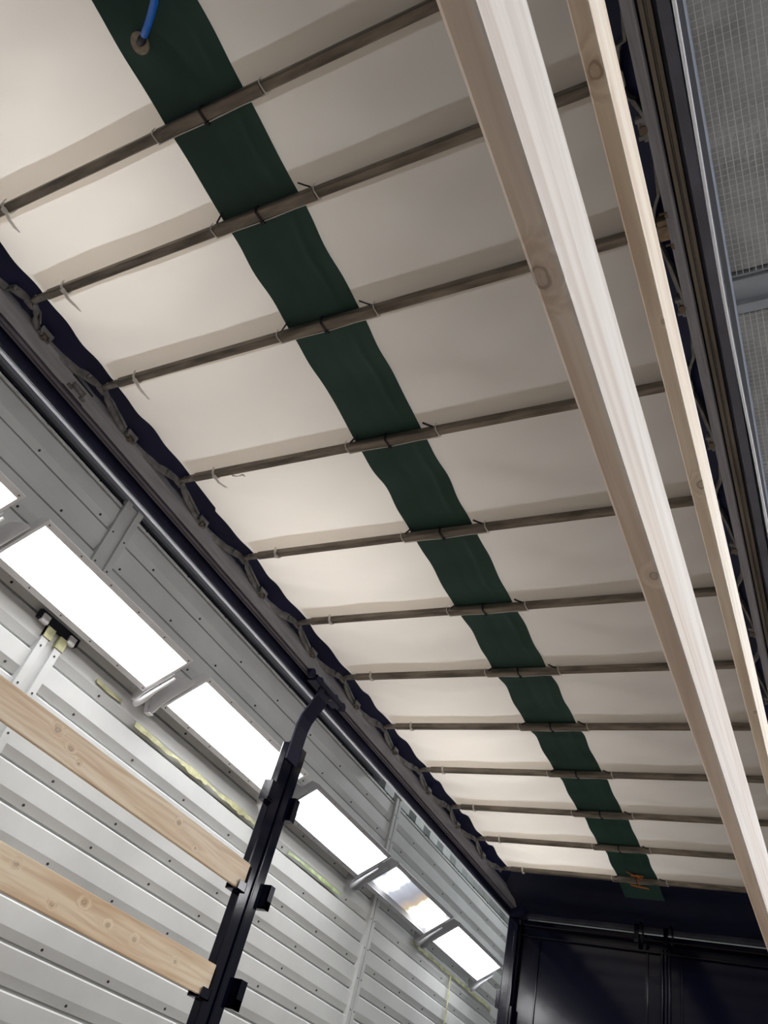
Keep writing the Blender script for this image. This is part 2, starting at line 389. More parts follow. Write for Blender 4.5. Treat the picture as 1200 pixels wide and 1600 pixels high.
# hall cladding with vertical ribs behind the booth's far end
m = MB(); y = 6.9; pts = []
while y < YF:
    pts += [(-5.0, y), (-5.0, y + .27), (-5.12, y + .30), (-5.12, y + .47)]; y += .5
pts.append((-5.0, YF))
n = len(pts); m.add([(a, b, z) for z in (-1.6, 5.2) for a, b in pts], [(i + 1, i, n + i, n + i + 1) for i in range(n - 1)])
m.box(-5.18, -5.15, 6.9, YF, -1.6, 5.2)
m.build('wall_outer', M['outer'])['kind'] = 'structure'
MB().box(-6.2, RX + .1, 7.1, YF, 5.2, 5.26).build('trim_hall_roof', M['outer'])['kind'] = 'structure'
MB().box(-6.2, WX - .06, 6.86, 6.9, -1.6, 5.2).build('trim_hall_end', M['outer'])['kind'] = 'structure'

# wall joint channels
def channel(y0, y1, z0, z1, x=WX):
    m = MB()
    for a, b in ((y0, y0 + .055), (y1 - .055, y1)): m.box(x - .03, x + .028, a, b, z0, z1)
    m.box(x - .03, x + .006, y0 + .055, y1 - .055, z0, z1)
    z = z0 + .12
    while z < z1 - .05:
        for yy in (y0 + .027, y1 - .027): m.disc((x + .029, yy, z), (1, 0, 0), .007, .004, 8, 1)
        z += .27
    return m
for i, (a, b, z0, z1) in enumerate([(2.61, 2.79, 2.62, 3.30), (2.60, 2.78, -1.6, 2.20), (7.50, 7.63, -1.6, 3.30), (12.2, 12.35, -1.6, 3.28), (-2.3, -2.15, -1.6, 3.28)]):
    channel(a, b, z0, z1).build('trim_%d' % (i + 1), [M['wall_trim'], M['screw']])['kind'] = 'structure'

# masking tape residue left on the wall
def tape_strip(y0, y1, z, wd, mname, label, drops=(), slope=0.0):
    m = MB(); n = int((y1 - y0) / .05)
    us = lin(y0, y1, n)
    top = []; bot = []
    for i, y in enumerate(us):
        a = noise.noise(Vector((y * 3.1, z, 1))) + .6 * noise.noise(Vector((y * 17, z, 1))); b = noise.noise(Vector((y * 4.7, z, 9))) + .8 * noise.noise(Vector((y * 19, z, 5)))
        tz = z + slope * (y - y0) + wd / 2 + .014 * a; bz = z + slope * (y - y0) - wd / 2 + .018 * b
        x_ = WX + .008 + .006 * abs(noise.noise(Vector((y * 5, 3, 3))))
        top.append((x_, y, tz)); bot.append((x_ + .004, y, bz))
    for i in range(n - 1): m.add([top[i], top[i + 1], bot[i + 1], bot[i]], [(0, 1, 2, 3)])
    for (dy, ln, w_) in drops:
        ps = [(WX + .02 + .012 * math.sin(t * 5), dy + .015 * math.sin(t * 4), z - t * ln) for t in lin(0, 1, 8)]
        m.ribbon(ps, (0, 1, 0), w_, .003)
    return tag(m.build('masking_tape', M[mname], solid=.002), label, 'tape', None)
tape_strip(3.62, 5.45, 2.035, .036, 'tape', 'yellow torn masking tape on the ribbed wall, left of the black post', [(5.30, .22, .022)])
tape_strip(3.15, 3.42, 2.10, .024, 'tape', 'small curled scrap of yellow tape on the wall below the nearest full light')
tape_strip(5.85, 6.85, 2.03, .03, 'tape_green', 'green torn masking tape on the wall just right of the black post')
tape_strip(8.55, 11.2, 2.13, .036, 'tape', 'long yellow masking tape on the wall under the farthest light', [(9.72, 1.1, .03)])
m = MB(); m.cbox(WX, WX + .034, 2.60, 2.67, 2.09, 2.18, .003, 'z'); m.cbox(WX, WX + .034, 2.715, 2.79, 2.08, 2.16, .003, 'z')
tag(m.build('masking_tape', M['tape']), 'yellow tape wrapped over the top of the near wall joint channel', 'tape')

# ================================================================== LUMINAIRES
def luminaire(sgn, y0, label, lampmat='lamp', near=True, old=False):
    """tilted four-tube wall light, sgn=+1 on the left wall, -1 on the right wall"""
    def X(x): return x if sgn > 0 else (-2.84 - x)
    y1 = y0 + 1.5
    lo = Vector((-4.19, 0, 2.205)); hi = Vector((-3.84, 0, 2.440))
    e = (hi - lo); L_ = e.length; e.normalize(); nrm = Vector((e.z, 0, -e.x))       # outward (down, into the booth)
    def P(s_, y, d): q = lo + e * s_ + nrm * d; return (X(q.x), y, q.z)
    t = thing('wall_light', (X(-4.05), (y0 + y1) / 2, 2.2), label, 'light', 'tilted fluorescent lights along the booth walls')
    H = M['housing_old'] if old else M['housing']
    fw = .042
    m = MB()     # front frame ring
    def bar(s0, s1, a, b, d0, d1, mm=0): m.hexa([P(s0, a, d0), P(s1, a, d0), P(s1, b, d0), P(s0, b, d0), P(s0, a, d1), P(s1, a, d1), P(s1, b, d1), P(s0, b, d1)], mm)
    bar(0, fw, y0, y1, -.012, 0); bar(L_ - fw, L_, y0, y1, -.012, 0); bar(fw, L_ - fw, y0, y0 + .02, -.012, 0); bar(fw, L_ - fw, y1 - .02, y1, -.012, 0)
    for k in range(6):
        yy = y0 + .03 + k * (1.44 / 5)
        for s_ in (fw / 2, L_ - fw / 2): m.disc(P(s_, yy, .001), (nrm.x * sgn, 0, nrm.z), .006, .004, 8, 1)
    m.build('frame', [H, M['bolt']], t)
    m = MB()     # housing tray behind the frame: sloping reflector sides and a back
    i0, i1, b0, b1 = fw, L_ - fw, .075, L_ - .075; dp = -.055
    A = [P(i0, y0 + .02, -.01), P(i1, y0 + .02, -.01), P(i1, y1 - .02, -.01), P(i0, y1 - .02, -.01)]
    B = [P(b0, y0 + .035, dp), P(b1, y0 + .035, dp), P(b1, y1 - .035, dp), P(b0, y1 - .035, dp)]
    O = [P(0, y0, -.012), P(L_, y0, -.012), P(L_, y1, -.012), P(0, y1, -.012)]
    Bk = [P(.06, y0 + .01, -.10), P(L_ - .06, y0 + .01, -.10), P(L_ - .06, y1 - .01, -.10), P(.06, y1 - .01, -.10)]
    vs = A + B + O + Bk
    fs = [(k, (k + 1) % 4, 4 + (k + 1) % 4, 4 + k) for k in range(4)] + [(8 + k, 12 + k, 12 + (k + 1) % 4, 8 + (k + 1) % 4) for k in range(4)] + [(12, 13, 14, 15), (7, 6, 5, 4)]
    m.add(vs, fs); m.build('housing', H, t)
    m = MB(); dd = dp + .006
    m.add([P(b0 - .008, y0 + .04, dd), P(b1 + .008, y0 + .04, dd), P(b1 + .008, y1 - .04, dd), P(b0 - .008, y1 - .04, dd)], [(0, 1, 2, 3)] if sgn > 0 else [(3, 2, 1, 0)])
    m.build('diffuser', M[lampmat], t)
    m = MB(); bar_ = [P(fw - .004, y0 + .016, -.011), P(L_ - fw + .004, y0 + .016, -.011), P(L_ - fw + .004, y1 - .016, -.011), P(fw - .004, y1 - .016, -.011)]
    bt = [P(fw - .004, y0 + .016, -.015), P(L_ - fw + .004, y0 + .016, -.015), P(L_ - fw + .004, y1 - .016, -.015), P(fw - .004, y1 - .016, -.015)]
    m.hexa(bt + bar_); m.build('glass_pane', M['glass'], t)
    # cheek plates that carry the fixture on the wall
    poly = [(-3.93, 2.372), (-4.10, 2.258), (-4.175, 2.19), (-4.20, 2.150), (-4.235, 2.128), (-4.262, 2.142), (-4.285, 2.21), (-4.295, 2.29), (-4.26, 2.40), (-4.19, 2.462), (-4.06, 2.435), (-3.96, 2.40)]
    poly = [(X(a), b) for a, b in poly]
    m = MB(); m.prism(poly, y0 - .030, y0 - .020)
    for a, b in ((-4.27, 2.19), (-4.285, 2.25), (-4.27, 2.32)): m.disc((X(a), y0 - .034, b), (0, 1, 0), .007, .006, 8)
    sb = m.build('side_bracket', H, t); m = MB()
    m.ribbon([(X(-4.21), y0 - .04, 2.13), (X(-4.255), y0 - .04, 2.125), (X(-4.29), y0 - .04, 2.20), (X(-4.298), y0 - .04, 2.29)], (0, 1, 0), .05, .004)
    m.build('rim', H, sb)
    poly2 = [(-3.97, 2.345), (-4.10, 2.262), (-4.19, 2.19), (-4.235, 2.13), (-4.275, 2.15), (-4.29, 2.22), (-4.28, 2.27), (-4.12, 2.32), (-4.0, 2.37)]
    m = MB(); m.prism([(X(a), b) for a, b in poly2], y1 + .004, y1 + .012)
    m.tube([(X(-3.975), y1 + .03, 2.325), (X(-4.10), y1 + .03, 2.235), (X(-4.2), y1 + .03, 2.15), (X(-4.25), y1 + .03, 2.13)], [.010, .014, .024, .026], 8)
    m.build('side_bracket', H, t)
    return t
LB = [('tilted wall light cut off by the left edge, nearest of the row', .27), ('largest fully visible bright wall light, its lower corner above the wood planks', 1.968),
      ('bright wall light partly hidden behind the black post', 3.68), ('bright wall light immediately right of the black post', 5.39),
      ('dim flickering wall light with one bright end and a brownish middle', 7.07), ('farthest bright wall light beside the dark front corner post', 8.79)]
for k, (lb, y0) in enumerate(LB):
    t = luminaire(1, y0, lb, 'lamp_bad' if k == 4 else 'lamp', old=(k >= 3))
    if k == 1:
        m = MB(); m.box(WX + .0, WX + .035, 2.50, 2.86, 2.165, 2.225); m.build('slotted_bracket', M['dark_gap'], t)
        for yy in (2.55, 2.80): MB().cbox(WX + .02, WX + .05, yy - .03, yy + .03, 2.15, 2.205, .004, 'z').build('bracket_plate', M['housing'], t)
RY = ['in the right-hand row, nearest the booth entrance', 'in the right-hand row, second from the booth entrance', 'in the right-hand row, third from the booth entrance',
      'in the right-hand row, fourth from the booth entrance', 'in the right-hand row, fifth from the booth entrance', 'in the right-hand row, sixth from the booth entrance']
for k, y0 in enumerate([-1.45, .27, 1.968, 3.68, 5.39, 7.07]):
    luminaire(-1, y0, 'tilted bright wall light ' + RY[k])

# ================================================================== CEILING FILTERS (right of the trailer)
def filter_panel(x0, x1, y0, y1, label):
    z = 3.27
    t = thing('ceiling_filter', ((x0 + x1) / 2, (y0 + y1) / 2, z), label, 'ceiling filter', 'grey ceiling filters')
    def f(u, v): return (u, v, z + .012 + .010 * noise.noise(Vector((u * 26, v * 26, 2))) + .02 * noise.noise(Vector((u * 3, v * 3, 5))))
    m = MB(); m.grid(f, lin(x0 + .02, x1 - .02, int((x1 - x0) / .015)), lin(y0 + .02, y1 - .02, int((y1 - y0) / .015)))
    m.build('filter_fleece', M['fleece'], t)
    m = MB(); x = x0 + .03
    while x < x1 - .02: m.box(x - .0014, x + .0014, y0 + .01, y1 - .01, z - .006, z - .003); x += .0255
    y = y0 + .03
    while y < y1 - .02: m.box(x0 + .01, x1 - .01, y - .0006, y + .0006, z - .0035, z - .002); y += .0255
    tag(m.build('wire_grid', M['wire'], t), kind='stuff')
    m = MB()
    m.box(x0, x0 + .02, y0, y1, z - .006, z + .03); m.box(x1 - .02, x1, y0, y1, z - .006, z + .03)
    m.box(x0 + .02, x1 - .02, y0, y0 + .01, z - .006, z + .03); m.box(x0 + .02, x1 - .02, y1 - .01, y1, z - .006, z + .03)
    m.build('frame', M['tbar'], t)
filter_panel(-.12, .86, -.6, 1.985, 'near grey wire-faced filter panel in the ceiling right of the trailer')
filter_panel(-.12, .86, 2.165, 4.4, 'grey wire-faced filter panel beyond the ceiling cross bar')
m = MB()
m.box(-.5, 1.4, 1.99, 2.035, 3.245, 3.29); m.box(-.5, 1.4, 2.115, 2.16, 3.245, 3.29); m.box(-.5, 1.4, 2.035, 2.115, 3.28, 3.30)
m.build('trim_6', M['tbar'])['kind'] = 'structure'
m = MB(); m.box(-.22, -.125, -.6, 4.4, 3.25, 3.36); m.build('trim_7', M['tbar'])['kind'] = 'structure'

# ================================================================== THE TRAILER
CX = -1.42                                  # trailer centre line
def side(sgn, h): return CX + sgn * h       # sgn=-1 left, +1 right
YN, YE = -.7, 7.40
bows = [.385, .725, 1.18, 1.77, 2.362, 2.955, 3.545, 4.155, 4.772, 5.38, 5.965, 6.59]
BZ = 2.30
# deck (below the frame; the light bounces off it)
t = thing('trailer_deck', (CX, 3.3, -1.6), 'plywood load deck of the trailer under the tarpaulin roof', 'trailer deck')
m = MB(); m.box(CX - 1.30, CX + 1.29, YN, YE - .03, -.44, -.40); m.build('plywood_floor', M['ply'], t)
m = MB()
for x in (-.5, .5): m.box(CX + x - .06, CX + x + .06, YN, YE - .03, -1.6, -.44)
m.build('chassis_beam', M['navy_matt'], t)

# ---- tarpaulin
def bay(y):
    if y < bows[0]:
        return (y - (bows[0] - .5)) / .5, .5
    for a, b in zip(bows, bows[1:]):
        if y <= b: return (y - a) / (b - a), b - a
    return 0, .1
def tz(x, y):
    t_, L_ = bay(y); t_ = min(max(t_, 0), 1)
    far = min(1, max(0, (y - 2) / 4))
    s = math.sin(math.pi * t_)
    rise = (.010 + .020 * far) * s
    dl = max(0, x + 2.6); dr = max(0, -.24 - x)
    # soft diagonal creases running in from the two long edges and from the centre strip
    cr = 0
    for d, sg in ((dl, 1), (dr, -1)):
        cr += .020 * math.exp(-d / .35) * (1 - math.exp(-d / .09)) * math.sin(26 * (t_ * L_ - .45 * d) + 1.3 * math.sin(5 * y)) * s
        cr += .015 * math.exp(-abs(d - .75) / .35) * math.sin(18 * (t_ * L_ + .35 * d) + y) * s
    nz = .008 * noise.noise(Vector((x * 2.2, y * 4.2, .3))) * s
    arc = .015 * far * s * math.sin(2 * math.pi * t_ * 1.5 + x * 1.2)
    edge = -.020 * max(0, min(1, (abs(x - CX) - 1.05) / .12)) ** 2
    return BZ + .0455 + rise + cr + nz + arc + edge
def ew(y):                                  # slight scallop of the seam between white and navy cloth
    t_ = min(max(bay(y)[0], 0), 1)
    return .004 * math.exp(-((t_ - .16) / .14) ** 2) + (.030 if y > 2 else .012) * math.sin(math.pi * t_) * .9
LX = lambda y: -2.548 - ew(y)
RXE = lambda y: -.292 + ew(y)
t = thing('tarpaulin_roof', (CX, 3.2, BZ), 'white tarpaulin roof with navy borders and a green centre strip on the bows', 'tarpaulin')
ys = []
for a, b in zip([-.62] + bows, bows + [6.665]):
    n_ = max(2, int((b - a) / .022)); ys += [a + (b - a) * i / n_ for i in range(n_)]
ys.append(6.665)
m = MB(); m.grid(lambda y, u: ((lambda x: (x, y, tz(x, y)))(LX(y) + (RXE(y) - LX(y)) * u)), ys, lin(0, 1, 110))
m.build('white_panel', M['white_cloth'], t)
def ord_strip(sgn):
    def f(y, u):
        xa = LX(y) if sgn < 0 else RXE(y)
        x = xa + sgn * .17 * u - sgn * .012
        return (x, y, tz(xa, y) - .004 * (1 - u) - .11 * u ** 1.5)
    m = MB(); m.grid(f, ys + [6.9, 7.2], lin(0, 1, 14)); return m
ord_strip(-1).build('navy_border', M['navy_cloth'], t); ord_strip(1).build('navy_border', M['navy_cloth'], t)
# green strip
def gs(y, u):
    fold = .010 * math.exp(-((u - .80 - .03 * math.sin(4 * y)) / .05) ** 2) * (1 if y < 3.2 else .4) - .003 * math.exp(-((u - .45) / .07) ** 2)
    s = math.sin(math.pi * min(max(bay(y)[0], 0), 1))
    wd = .006 * noise.noise(Vector((y * 6, 3.3, 0)))
    x0, x1 = -1.598 - .004 * s + wd, -1.282 - .006 * s + wd
    x = x0 + (x1 - x0) * u
    zz = tz(x, y) - .0095 - fold * s
    if y < .3: # pulled towards the grommet
        d = math.hypot((x + 1.52) / .07, (y - .145) / .10); zz -= .016 * math.exp(-d * d) - .010 * math.exp(-((x + 1.47 - .4 * (y - .145)) / .018) ** 2 - ((y - .20) / .08) ** 2)
    if y > 6.6: zz = min(zz, 2.334 - .140 * (y - 6.66) / .7 - .016)
    return (x, y, zz)
m = MB(); m.grid(gs, [y for y in ys] + [6.70, 6.74, 6.78, 6.83, 6.88], lin(0, 1, 40)); m.build('green_strip', M['green_cloth'], t)
# sewn bow pockets
for i, yb in enumerate(bows):
    def pk(u, v, yb=yb):
        y = yb - .086 + .132 * v; x = -2.53 + 2.22 * u
        wob = .006 * noise.noise(Vector((x * 2, yb, 4)))
        k = max(0, abs(v - .5) * 2); zz = tz(x, y)
        return (x, y + wob * k, zz - .004)
    m = MB(); m.grid(pk, lin(0, 1, 90), lin(0, 1, 13)); m.build('bow_pocket', M['pocket'], t)
# navy front flap folding down to the header
def flap(u, v):
    x = side(-1, 1.24) + 2.48 * u; y = 6.66 + .70 * v
    return (x, y, 2.338 - .140 * v + .03 * math.sin(v * 9 + 1.2 * math.sin(x * 1.5)) * (v * (1 - v) * 4) * .6 + .015 * noise.noise(Vector((x * 2, v * 3, 0))))
m = MB(); m.grid(flap, lin(0, 1, 60), lin(0, 1, 30)); m.build('front_flap', M['flap'], t)

# grommet and blue hose on the green strip
t = thing('grommet', (-1.515, .145, 2.33), 'round tan washer with a black plug through the green strip', 'washer')
m = MB(); m.disc((-1.515, .145, 2.322), (.1, .15, 1), .031, .006, 28, 0, .010); m.build('washer', M['washer'], t)
m = MB(); m.tube([(-1.515, .145, 2.325), (-1.495, .140, 2.308), (-1.465, .130, 2.288)], [.012, .013, .010], 12); m.build('plug', M['black_nylon'], t)
m = MB(); m.tube([(-1.468, .131, 2.290), (-1.430, .115, 2.272), (-1.395, .098, 2.256), (-1.350, .074, 2.235), (-1.305, .040, 2.20), (-1.24, -.02, 2.15)], .0108, 14)
tag(m.build('blue_hose', M['blue']), 'blue plastic hose coming out of the washer on the green strip', 'hose')

# ---- roof bows
def tube_bow(i, yb):
    t = thing('roof_bow', (CX, yb, BZ), '%s metal roof bow crossing under the tarpaulin' % ORD[i] if i < 11 else 'farthest metal roof bow, at the navy front flap, orange string on it', 'roof bow', 'roof bows')
    m = MB(); m.cbox(-2.50, -.33, yb - .016, yb + .016, BZ, BZ + .035, .004, 'x')
    m.build('tube', M['bow_near'], t)
    for s_ in (-1, 1):
        a, b = (-2.59, -2.44) if s_ < 0 else (-.40, -.25)
        m = MB(); m.cbox(a, b, yb - .0125, yb + .0125, BZ + .003, BZ + .031, .003, 'x')
        es = m.build('end_sleeve', M['bow_end'], t)
        MB().disc((a + .03 if s_ < 0 else b - .03, yb - .014, BZ + .017), (0, 1, 0), .006, .008, 10).build('rivet', M['bow_end'], es)
    # centre clips and wire
    for xc in (-1.635, -1.208):
        m = MB(); r = .0023
        q = [(xc - .006, yb - .021, BZ + .037), (xc - .005, yb - .021, BZ + .012), (xc, yb - .015, BZ - .004), (xc + .004, yb + .012, BZ - .005), (xc + .006, yb + .020, BZ), (xc + .004, yb + .021, BZ + .03)]
        m.tube(q, r, 6); m.build('wire_clip', M['white_wire'], t)
    m = MB(); m.tube([(-1.633, yb + .020, BZ - .002), (-1.55, yb + .0195, BZ + .001), (-1.43, yb + .021, BZ - .002), (-1.3, yb + .0195, BZ + .001), (-1.206, yb + .020, BZ - .002)], .0019, 6)
    m.build('white_wire', M['white_wire'], t)
    m = MB(); m.cbox(-1.628, -1.214, yb - .0195, yb + .0185, BZ - .0025, BZ + .030, .004, 'x'); m.build('centre_sleeve', M['bow_near'], t)
    if i >= 1:
        for xa, xb in ((-1.615, -1.575), (-1.225, -1.262)):
            m = MB(); m.tube([(xa, yb - .022, BZ + .020), ((xa + xb) / 2, yb - .034, BZ + .022), (xb, yb - .046, BZ + .026)], .0045 if i > 2 else .003, 6); m.build('black_cord', M['black_nylon'], t)
    return t
for i, yb in enumerate(bows): tube_bow(i, yb)
# black ties round the middle of each bow
for i, yb in enumerate(bows):
    m = MB(); x = -1.435 + random.uniform(-.008, .008)
    lp = [(x - .003, yb - .023, BZ + .034), (x, yb - .023, BZ + .006), (x + .002, yb - .016, BZ - .006), (x + .006, yb + .017, BZ - .006), (x + .008, yb + .024, BZ + .004), (x + .006, yb + .024, BZ + .034)]
    m.ribbon(lp, (1, 0, 0), .008, .003)
    m.cbox(x - .001, x + .013, yb + .017, yb + .030, BZ - .010, BZ + .003, .002, 'x')
    tag(m.build('black_tie', M['black_nylon']), 'black tie round the middle of the %s roof bow' % ORD[i], 'tie', 'black ties on the bow middles')
# white cable ties near the left rail
for i, yb in enumerate(bows):
    x = [-2.375, -2.394, -2.389, -2.371, -2.376, -2.364, -2.387, -2.38, -2.40, -2.39, -2.385, -2.39][i]
    t = thing('cable_tie', (x, yb, BZ), 'white nylon cable tie round the left end of the %s roof bow' % ORD[i], 'cable tie', 'white cable ties by the left rail')
    m = MB(); tl = .010 if i % 2 else -.006
    lp = [(x - .006, yb - .024, BZ + .038), (x - .003, yb - .0205, BZ + .006), (x, yb - .012, BZ - .0045), (x + .003, yb + .012, BZ - .0045), (x + .005, yb + .0205, BZ + .004), (x + .006, yb + .022, BZ + .036)]
    m.ribbon(lp, (1, 0, 0), .012, .003); m.build('loop', M['zip'], t)
    m = MB(); m.cbox(x - .005, x + .011, yb - .012, yb + .006, BZ - .014, BZ - .004, .002, 'x'); hd = m.build('head', M['zip'], t)
    if i < 4:
        m = MB(); d = [.0, .012, .004, .03][i]
        m.ribbon([(x + .004, yb + .002, BZ - .010), (x + .006 + d * .3, yb + .030, BZ - .022), (x + .004 + d, yb + .062, BZ - .022), (x + d * 1.1, yb + [.085, .095, .10, .07][i], BZ - .014)], (1, .1, 0), [.012, .013, .012, .004], .003)
        m.build('tail', M['zip'], hd)
# stray bit of wire on the fourth bow
m = MB(); m.tube([(-2.28, bows[3] + .018, BZ + .002), (-2.25, bows[3] + .024, BZ - .006), (-2.21, bows[3] + .022, BZ - .004)], .003, 6); m.tube([(-2.215, bows[3] + .012, BZ - .01), (-2.212, bows[3] + .034, BZ - .004)], .003, 6)
tag(m.build('wire_scrap', M['zip']), 'short white scrap of wire hooked on the fourth nearest bow', 'wire')
# orange string on the last bow
m = MB()
m.ribbon([(-1.50, bows[11] - .11, BZ + .035), (-1.45, bows[11] - .06, BZ + .028), (-1.395, bows[11] - .024, BZ + .022)], (.3, 1, 0), .026, .004)
m.ribbon([(-1.50, bows[11] + .04, BZ - .008), (-1.44, bows[11] + .06, BZ - .012), (-1.37, bows[11] + .075, BZ - .014)], (.3, 1, 0), .030, .004)
m.ribbon([(-1.48, bows[11] - .05, BZ + .030), (-1.42, bows[11] - .07, BZ + .028), (-1.38, bows[11] - .06, BZ + .026)], (.3, 1, 0), .018, .004)
m.ribbon([(-1.435, bows[11] - .024, BZ + .02), (-1.43, bows[11] - .014, BZ - .006), (-1.425, bows[11] + .03, BZ - .010)], (1, 0, 0), .010, .003)
tag(m.build('orange_cord', M['orange']), 'frayed orange string tied on the farthest bow at the green strip', 'string')

# ---- rails
def rail(sgn, label):
    t = thing('side_rail', (side(sgn, 1.27), 3.3, 2.15), label, 'rail')
    X = lambda h: side(sgn, h)
    def pr(name, poly, mt, y0=YN, y1=YE, **k):
        return MB().prism([(X(h), z) for h, z in poly], y0, y1).build(name, mt, t, **k)
    pr('inner_flange', [(1.216, 2.290), (1.216, 2.258), (1.222, 2.252), (1.243, 2.214), (1.248, 2.212), (1.252, 2.216), (1.252, 2.290)], M['alu'])
    pr('track_groove', [(1.252, 2.236), (1.260, 2.236), (1.260, 2.290), (1.252, 2.290)], M['dark_gap'])
    pr('track_rib', [(1.259, 2.290), (1.259, 2.206), (1.270, 2.203), (1.272, 2.212), (1.276, 2.212), (1.278, 2.201), (1.288, 2.200), (1.290, 2.290)], M['alu_stain'] if sgn > 0 else M['alu_dark'])
    pr('outer_cover', [(1.290, 2.222), (1.302, 2.215), (1.302, 2.160), (1.306, 2.158), (1.326, 2.158), (1.330, 2.160), (1.330, 2.46), (1.290, 2.46)], M['navy_lit'] if sgn > 0 else M['navy_matt'])
    pr('top_bar', [(1.23, 2.291), (1.290, 2.291), (1.290, 2.44), (1.23, 2.44)], M['navy_matt'])
    m = MB()
    ys_ = lin(YN, YE - .02, 90)
    m.tube([(X(1.3365 + (.0 if sgn < 0 else (.003 * math.sin(y * 3.1) + .006 * max(0, min(1, (y - 1.35) / .6))))), y, 2.152) for y in ys_], .0062 if sgn < 0 else .0048, 8)
    m.build('edge_seal', M['seal'], t)
    if sgn > 0:
        pr('curtain_edge', [(1.343, 2.160), (1.357, 2.156), (1.357, 2.40), (1.343, 2.40)], M['grey_cloth'])
    return t
tl = rail(-1, 'long grey and navy side rail along the left roof edge'); tr = rail(1, 'long worn side rail along the right roof edge, beside the ceiling filters')
# roller carriage let into the left flange
m = MB(); x = side(-1, 1.232)
m.prism([(side(-1, 1.2135), 2.268), (side(-1, 1.2455), 2.2105), (side(-1, 1.2465), 2.2125), (side(-1, 1.2150), 2.272)], 1.055, 1.185); ro = m.build('roller_cutout', M['dark_gap'], tl)
m = MB()
m.tube([(side(-1, 1.229), 1.085, 2.243), (side(-1, 1.229), 1.155, 2.243)], .013, 12); m.tube([(side(-1, 1.238), 1.07, 2.228), (side(-1, 1.238), 1.10, 2.228)], .008, 10)
m.tube([(side(-1, 1.238), 1.145, 2.228), (side(-1, 1.238), 1.175, 2.228)], .008, 10); m.build('roller', M['steel_arm'], tl)

# ---- folding arms between the bows on both sides
def linkage(sgn, a, b, label):
    X = lambda h: side(sgn, h)
    L_ = b - a; jy = a + L_ * (.43 if L_ > .5 else .29)
    t = thing('folding_arm', (X(1.2), jy, 2.27), label, 'folding arm', 'folding arms of the sliding roof')
    m = MB()
    m.ribbon([(X(1.168), a + .01, 2.312), (X(1.184), a + .05, 2.300), (X(1.200), a + (jy - a) * .45, 2.288), (X(1.216), jy - .03, 2.276), (X(1.220), jy, 2.272)], (.1, 0, 1), [.036, .038, .034, .030, .028], .008)
    m.ribbon([(X(1.168), a + .005, 2.312), (X(1.182), a + .055, 2.314), (X(1.204), jy - .04, 2.292)], (.1, 0, 1), .012, .006)
    m.build('near_arm', M['steel_arm'], t)
    m = MB()
    m.ribbon([(X(1.220), jy, 2.272), (X(1.220), jy + (b - jy) * .3, 2.278), (X(1.210), jy + (b - jy) * .62, 2.288), (X(1.192), b - .085, 2.298), (X(1.182), b - .045, 2.304), (X(1.176), b - .012, 2.308)], (.1, 0, 1), [.028, .032, .040, .046, .042, .032], .008)
    m.tube([(X(1.184), b - .085, 2.298), (X(1.182), b - .07, 2.298)], .013, 10)
    m.build('far_arm', M['steel_arm'], t)
    m = MB()
    for dy in (-.028, .012): m.cbox(X(1.216) - .012, X(1.216) + .012, jy + dy, jy + dy + .026, 2.262, 2.296, .004, 'y')
    m.cbox(min(X(1.194), X(1.206)), max(X(1.194), X(1.206)), jy - .03, jy + .035, 2.276, 2.30, .003, 'y')
    hj = m.build('hinge_joint', M['steel_arm'], t)
    MB().disc((X(1.208), jy + .004, 2.262), (0, 0, 1), .012, .014, 12).build('bolt', M['bolt'], hj)
    for dy in (-.022, .026): MB().disc((X(1.206), jy + dy, 2.270), (sgn, 0, 0), .0075, .03, 10).build('pin', M['steel_arm'], hj)
    m = MB()
    m.cbox(min(X(1.172), X(1.186)), max(X(1.172), X(1.186)), b - .024, b + .024, 2.288, 2.328, .005, 'z'); m.build('bow_socket', M['steel_arm'], t)
ya = [-.22] + bows; 
for i in range(12):
    linkage(-1, ya[i], ya[i + 1], ('%s folding arm pair on the left rail' % ORD[i]))
    linkage(1, ya[i], ya[i + 1], ('%s folding arm pair on the right rail, behind the upright planks' % ORD[i]))
# bolted block where the third bow meets the right rail
t = thing('bow_bracket', (-.21, 1.165, 2.25), 'brownish bolted end block of the third bow on the right rail', 'bracket')
m = MB(); m.cbox(-.232, -.204, 1.132, 1.198, 2.262, 2.300, .003, 'x'); m.box(-.232, -.200, 1.150, 1.158, 2.258, 2.264); bk = m.build('block', M['rust'], t)
for yy in (1.112, 1.214):
    m = MB(); m.disc((-.196, yy, 2.255), (0, 0, 1), .010, .014, 6); m.disc((-.206, yy, 2.266), (1, 0, 0), .004, .03, 8); m.build('bolt', M['bolt'], bk)

# ---- left side post with its carriage
t = thing('side_post', (-2.72, 3.5, -.4), 'glossy navy steel side post with plank pockets at the left side', 'post')
m = MB(); m.ribbon([(-2.645, 3.47, 2.19), (-2.648, 3.468, 2.115), (-2.672, 3.466, 2.06), (-2.706, 3.463, 1.98), (-2.716, 3.462, 1.92), (-2.716, 3.462, 1.70)], (0, 1, 0), .118, .012)
m.build('head_strap', M['navy_matt'], t)
m = MB()
m.cbox(-2.775, -2.722, 3.405, 3.50, -.40, 1.80, .006, 'z')
m.cbox(-2.760, -2.712, 3.50, 3.545, -.40, 1.70, .004, 'z')
m.cbox(-2.775, -2.728, 3.545, 3.600, -.40, 1.83, .006, 'z')
m.box(-2.722, -2.714, 3.494, 3.503, -.40, 1.72)
m.build('column', M['navy'], t)
m = MB(); m.cbox(-2.70, -2.625, 3.33, 3.66, 2.165, 2.205, .006, 'y')
rc = m.build('roller_carriage', M['navy_matt'], t)
for yy in (3.30, 3.40, 3.60, 3.70): MB().disc((-2.655, yy, 2.196), (1, 0, 0), .028, .03, 18).build('wheel', M['navy_matt'], rc)
